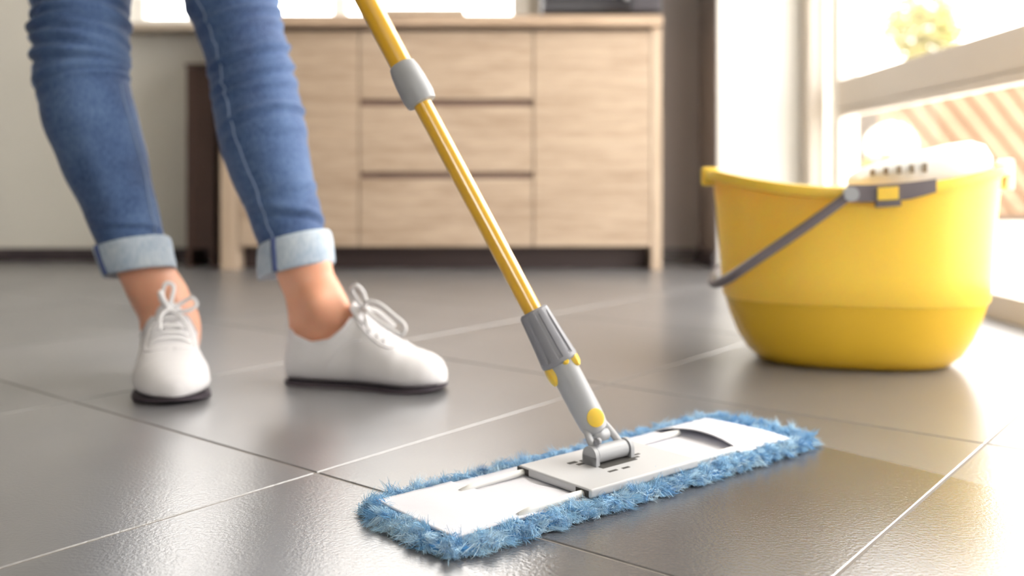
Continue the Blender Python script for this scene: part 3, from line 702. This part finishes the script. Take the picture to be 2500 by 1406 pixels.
cr, crr = cuff(1.38, 0, 0, ((634, 606), (803, 562)), ((636, 684), (815, 642)))
def cuff_seam(rings, k, par):
    pts = [rings[i][k] + (rings[i][k] - sum(rings[i], Vector()) / 72).normalized() * .0008 for i in range(2, 8)]
    tube('cuff_seam', pts, .0042, M['seam_dark'], par, 8, .35)
cuff_seam(clr, 46, cl); cuff_seam(crr, 50, cr)

# shoes ---------------------------------------------------------
def shoe(name, heel, toe, L, label, mirror=1, ws=1.0):
    d = (toe - heel); ang = math.atan2(d.y, d.x)
    o = empty(name, heel - PO, ang); o.parent = person; o['label'] = label
    # x forward, y left, z up;   s in 0..1 heel->toe
    wl = [(0, .012), (.02, .020), (.06, .030), (.15, .036), (.3, .035), (.45, .032), (.6, .039), (.72, .0435), (.82, .042), (.9, .036), (.95, .028), (.985, .017), (1, .006)]
    hv = [(0, .088), (.1, .108), (.3, .112), (.42, .104), (.5, .090), (.6, .072), (.7, .059), (.8, .049), (.88, .043), (.94, .036), (.98, .025), (1, .014)]
    colr = [(0, .070), (.05, .071), (.12, .064), (.22, .056), (.32, .060), (.42, .078), (.47, .088)]
    spring = lambda s: .006 * max(0, (s - .78) / .22) ** 1.6
    yc = lambda s: mirror * (-.004 * math.sin(s * math.pi) + .008 * max(0, s - .6))
    def sec(s, phi, grow=0):
        w, h = interp(wl, s) * ws + grow, interp(hv, s) + grow; sp, cp = math.sin(phi), -math.cos(phi)
        pe = .62 if cp < 0 else (1.15 if s > .45 else .95)
        y = math.copysign(abs(sp) ** (.55 if cp < 0 else .85), sp) * w; z = h * .33 * (1 + cp * (1 if cp < 0 else 0)) if cp < 0 else h * .33 + h * .67 * cp
        x = s * L
        if s < .08 and cp > 0: x += .006 * cp
        return Vector((x, y + yc(s), .005 + z + spring(s)))
    def phimax(s):
        if s >= .5: return math.pi
        hc_ = interp(colr, s); h = interp(hv, s); c_ = (hc_ / h - .33) / .67; ph = math.acos(-max(-1, min(1, c_)))
        if s > .40: ph = ph + (math.pi - ph) * ((s - .40) / .10) ** 1.5
        return ph
    rows = []; S = [0, .006, .015, .03, .05, .075] + [.1 + .02 * i for i in range(42)] + [.95, .962, .974, .984, .992, .998, 1]
    S = sorted(set(round(s, 4) for s in S)); n = 49
    bm = bmesh.new()
    for s in S:
        pm = phimax(s); rows.append([bm.verts.new(sec(s, -pm + 2 * pm * k / (n - 1))) for k in range(n)])
    for a, b in zip(rows, rows[1:]):
        for k in range(n - 1): bm.faces.new((a[k], b[k], b[k + 1], a[k + 1]))
    bm.faces.new(rows[0]); bm.faces.new(rows[-1][::-1])
    bmesh.ops.remove_doubles(bm, verts=bm.verts, dist=.0003)
    up = obj('upper', bm_mesh('upper', bm), M['canvas'], o, True); md = up.modifiers.new('s', 'SOLIDIFY'); md.thickness = .0016; md.offset = -1
    # sole
    outline = []
    for s in S: outline.append((s * L, yc(s) + interp(wl, s) * ws + .0008, s))
    outl = outline + [(x, 2 * yc(s) - y, s) for x, y, s in outline[::-1]]
    bm = bmesh.new(); loft_bm(bm, [[Vector((x, y, z + spring(s) + (.0 if z > .003 else .001 * 0))) for x, y, s in outl] for z in (.0, .0042)]); autosmooth(obj('sole', bm_mesh('sole', bm), M['sole'], o), 50)
    # collar binding
    pts = [sec(s, phimax(s), .0004) for s in S if s <= .44]; pts2 = [sec(s, -phimax(s), .0004) for s in S if s <= .44]
    tube('collar_binding', pts[::-1] + pts2[1:], .0014, M['canvas'], o, 8)
    # seam of the side panel
    for sg in (-1, 1):
        q = [(.30, .75), (.315, 1.15), (.345, 1.5), (.39, 1.75), (.45, 1.95), (.52, 2.15)]
        tube('seam', spline([sec(s, sg * ph, .0004) for s, ph in q], 5), .0008, M['canvas'], o, 6)
        q = [(.455, 2.62), (.52, 2.5), (.60, 2.45), (.68, 2.5), (.72, 2.75), (.73, 3.1)]
        tube('seam', spline([sec(s, sg * ph, .0005) for s, ph in q], 5), .0011, M['canvas'], o, 6)
    # tongue
    V = []; Fc = []
    for i in range(9):
        s = .50 - .10 * i / 8; zt_ = .088 + .022 * (i / 8)
        for j in range(9): u = j / 8 * 2 - 1; V.append((s * L + .004, u * .019 * (1 - .25 * (i / 8) ** 4) + yc(s), zt_ + .005 - .008 * u * u))
    for i in range(8):
        for j in range(8): a = i * 9 + j; Fc.append((a, a + 1, a + 10, a + 9))
    t_o = obj('tongue', mesh('tongue', V, Fc), M['canvas'], o, True); md = t_o.modifiers.new('s', 'SOLIDIFY'); md.thickness = .002
    # lacing
    for i in range(5):
        s = .47 + .045 * i; a0 = 2.62 if i else 2.66
        tube('lace', spline([sec(s, -a0, .001), sec(s + .008, -2.9, .0035), sec(s + .012, math.pi, .0045), sec(s + .008, 2.9, .0035), sec(s, a0, .001)], 5), .0022, M['lace'], o, 8, .7)
    return o, sec
def bow(o, sec, loops, ends):
    for pts in loops: tube('lace_loop', spline(pts, 7), .0034, M['lace'], o, 8, .8)
    for pts in ends: tube('lace_end', spline(pts, 6), .0026, M['lace'], o, 8, .8)
    bm = bmesh.new(); k = sec(.475, math.pi, .006); bmesh.ops.create_icosphere(bm, subdivisions=2, radius=.0055, matrix=Matrix.Translation(k)); obj('lace_knot', bm_mesh('lace_knot', bm), M['lace'], o, True)
SL = .238
hR = Vector((-.318, 1.372, 0)); tR = hR + Vector((.962, -.273, 0)) * SL
shr, secr = shoe('shoe', hR, tR, SL, 'white plimsoll seen from the side, toe pointing right', -1)
K = secr(.475, math.pi, .006)
bow(shr, secr, [[K, K + Vector((-.006, -.008, .014)), K + Vector((-.012, -.012, .028)), K + Vector((-.003, -.014, .034)), K + Vector((.006, -.012, .024)), K + Vector((.006, -.004, .006)), K],
                [K, K + Vector((.012, -.012, .012)), K + Vector((.034, -.020, .010)), K + Vector((.058, -.026, -.004)), K + Vector((.074, -.028, -.016)), K + Vector((.070, -.030, -.028)), K + Vector((.052, -.030, -.020)), K + Vector((.028, -.024, -.008)), K + Vector((.010, -.012, .002)), K]],
    [[K, K + Vector((.016, .008, -.002)), K + Vector((.042, .014, -.024))], [K, K + Vector((.01, -.018, -.004)), K + Vector((.022, -.030, -.026))]])
hL = Vector((-.515, 1.452, 0)); dL = Vector((.35, -.94, 0)).normalized()
shl, secl = shoe('shoe', hL, hL + dL * SL, SL * 1.06, 'white plimsoll seen from the front, toe pointing at the camera', 1, 1.12)
K = secl(.475, math.pi, .006)
bow(shl, secl, [[K, K + Vector((-.004, .004, .016)), K + Vector((-.008, .006, .032)), K + Vector((-.008, -.004, .036)), K + Vector((-.004, -.008, .020)), K],
                [K, K + Vector((-.002, .016, .008)), K + Vector((.004, .030, .016)), K + Vector((.008, .036, .006)), K + Vector((.006, .022, -.002)), K],
                [K, K + Vector((.004, -.010, .014)), K + Vector((.006, -.012, .026)), K + Vector((.010, -.006, .014)), K]],
    [[K, K + Vector((.02, -.010, -.004)), K + Vector((.04, -.012, -.022))], [K, K + Vector((.018, .014, -.008)), K + Vector((.034, .022, -.022))]])

# body: legs, ankles, feet in one continuous surface
def blob_foot(bm, heel, dvec, sgn, leg):
    # leg rings (world) then ankle to foot
    loft_bm(bm, leg)
ankL = [(540, 270, 362, 1.405), (600, 272, 392, 1.405), (640, 282, 410, 1.41), (680, 297, 433, 1.415), (710, 310, 452, 1.42), (740, 324, 470, 1.425), (770, 336, 482, 1.42), (800, 345, 488, 1.42), (830, 352, 486, 1.42), (860, 356, 480, 1.42)]
ankR = [(540, 662, 762, 1.38), (600, 664, 784, 1.375), (640, 668, 810, 1.37), (680, 678, 821, 1.365), (710, 687, 836, 1.36), (740, 694, 850, 1.355), (770, 699, 862, 1.354), (800, 704, 872, 1.360), (825, 712, 872, 1.362)]
bm = bmesh.new()
def ankle(tab, fold_side, ratio):
    rings, ys, C, Rd = leg_rings(tab, 4, 48, 9, (), ratio)
    for y, r, c in zip(ys, rings, C):
        for k in range(len(r)):
            a = 2 * math.pi * k / len(r); v = r[k] - c
            v.x *= 1; 
            for (by, ba, amp, wy, wa) in fold_side:
                da = (a - ba + math.pi) % (2 * math.pi) - math.pi
                v += v.normalized() * amp * math.exp(-((y - by) / wy) ** 2 - (da / wa) ** 2)
            r[k] = c + v
    return rings
loft_bm(bm, toP(ankle(ankL, [(752, CA + .5, .006, 22, .42), (745, CA - .6, -.004, 60, .5), (700, CA + .1, -.002, 60, .4)], lambda y: 1.0)))
loft_bm(bm, toP(ankle(ankR, [(742, CA + .05, .008, 22, .45), (735, CA - .75, -.006, 55, .5), (785, CA - .1, -.003, 22, .6)], lambda y: 1.0 if y < 600 else max(.54, 1 - (y - 600) * .0026))))
for heel, dv in ((hL, dL), (hR, (tR - hR).normalized())):     # the feet inside the shoes
    sd = Vector((-dv.y, dv.x, 0)); rs = []
    for s, w_, h_ in ((.07, .014, .045), (.14, .016, .050), (.25, .020, .064), (.38, .022, .066), (.5, .022, .052), (.6, .024, .038), (.72, .028, .030), (.85, .022, .024)):
        c = heel + dv * s * SL + Vector((0, 0, .008)); rs.append([c + sd * math.cos(t) * w_ + Vector((0, 0, h_ / 2 + math.sin(t) * h_ / 2)) - PO for t in [2 * math.pi * k / 20 for k in range(20)]])
    loft_bm(bm, rs)
# upper legs and pelvis, hidden in the jeans
for rings in (rl, rrg):
    sub = rings[3::9]; out = []
    for r in sub[:-4]:
        c = sum(r, Vector()) / len(r); out.append([c + (r[k] - c) * .78 - PO for k in range(0, 96, 4)])
    low_ = ankL if rings is rl else ankR
    c = W((low_[0][1] + low_[0][2]) / 2, low_[0][0], low_[0][3]); out.append([c + (Vector((math.cos(2 * math.pi * k / 24), math.sin(2 * math.pi * k / 24), 0))) * .028 - PO for k in range(24)])
    loft_bm(bm, out)
loft_bm(bm, [[Vector((p.x * .0, 0, 0)) + (p - sum(r, Vector()) / len(r)) * .9 + sum(r, Vector()) / len(r) for p in r[::3]] for r in hips])
body = obj('body', bm_mesh('body', bm), M['skin'], person, True)
rm = body.modifiers.new('r', 'REMESH'); rm.mode = 'VOXEL'; rm.voxel_size = .0035; rm.use_smooth_shade = True
sm = body.modifiers.new('sm', 'SMOOTH'); sm.factor = .6; sm.iterations = 6
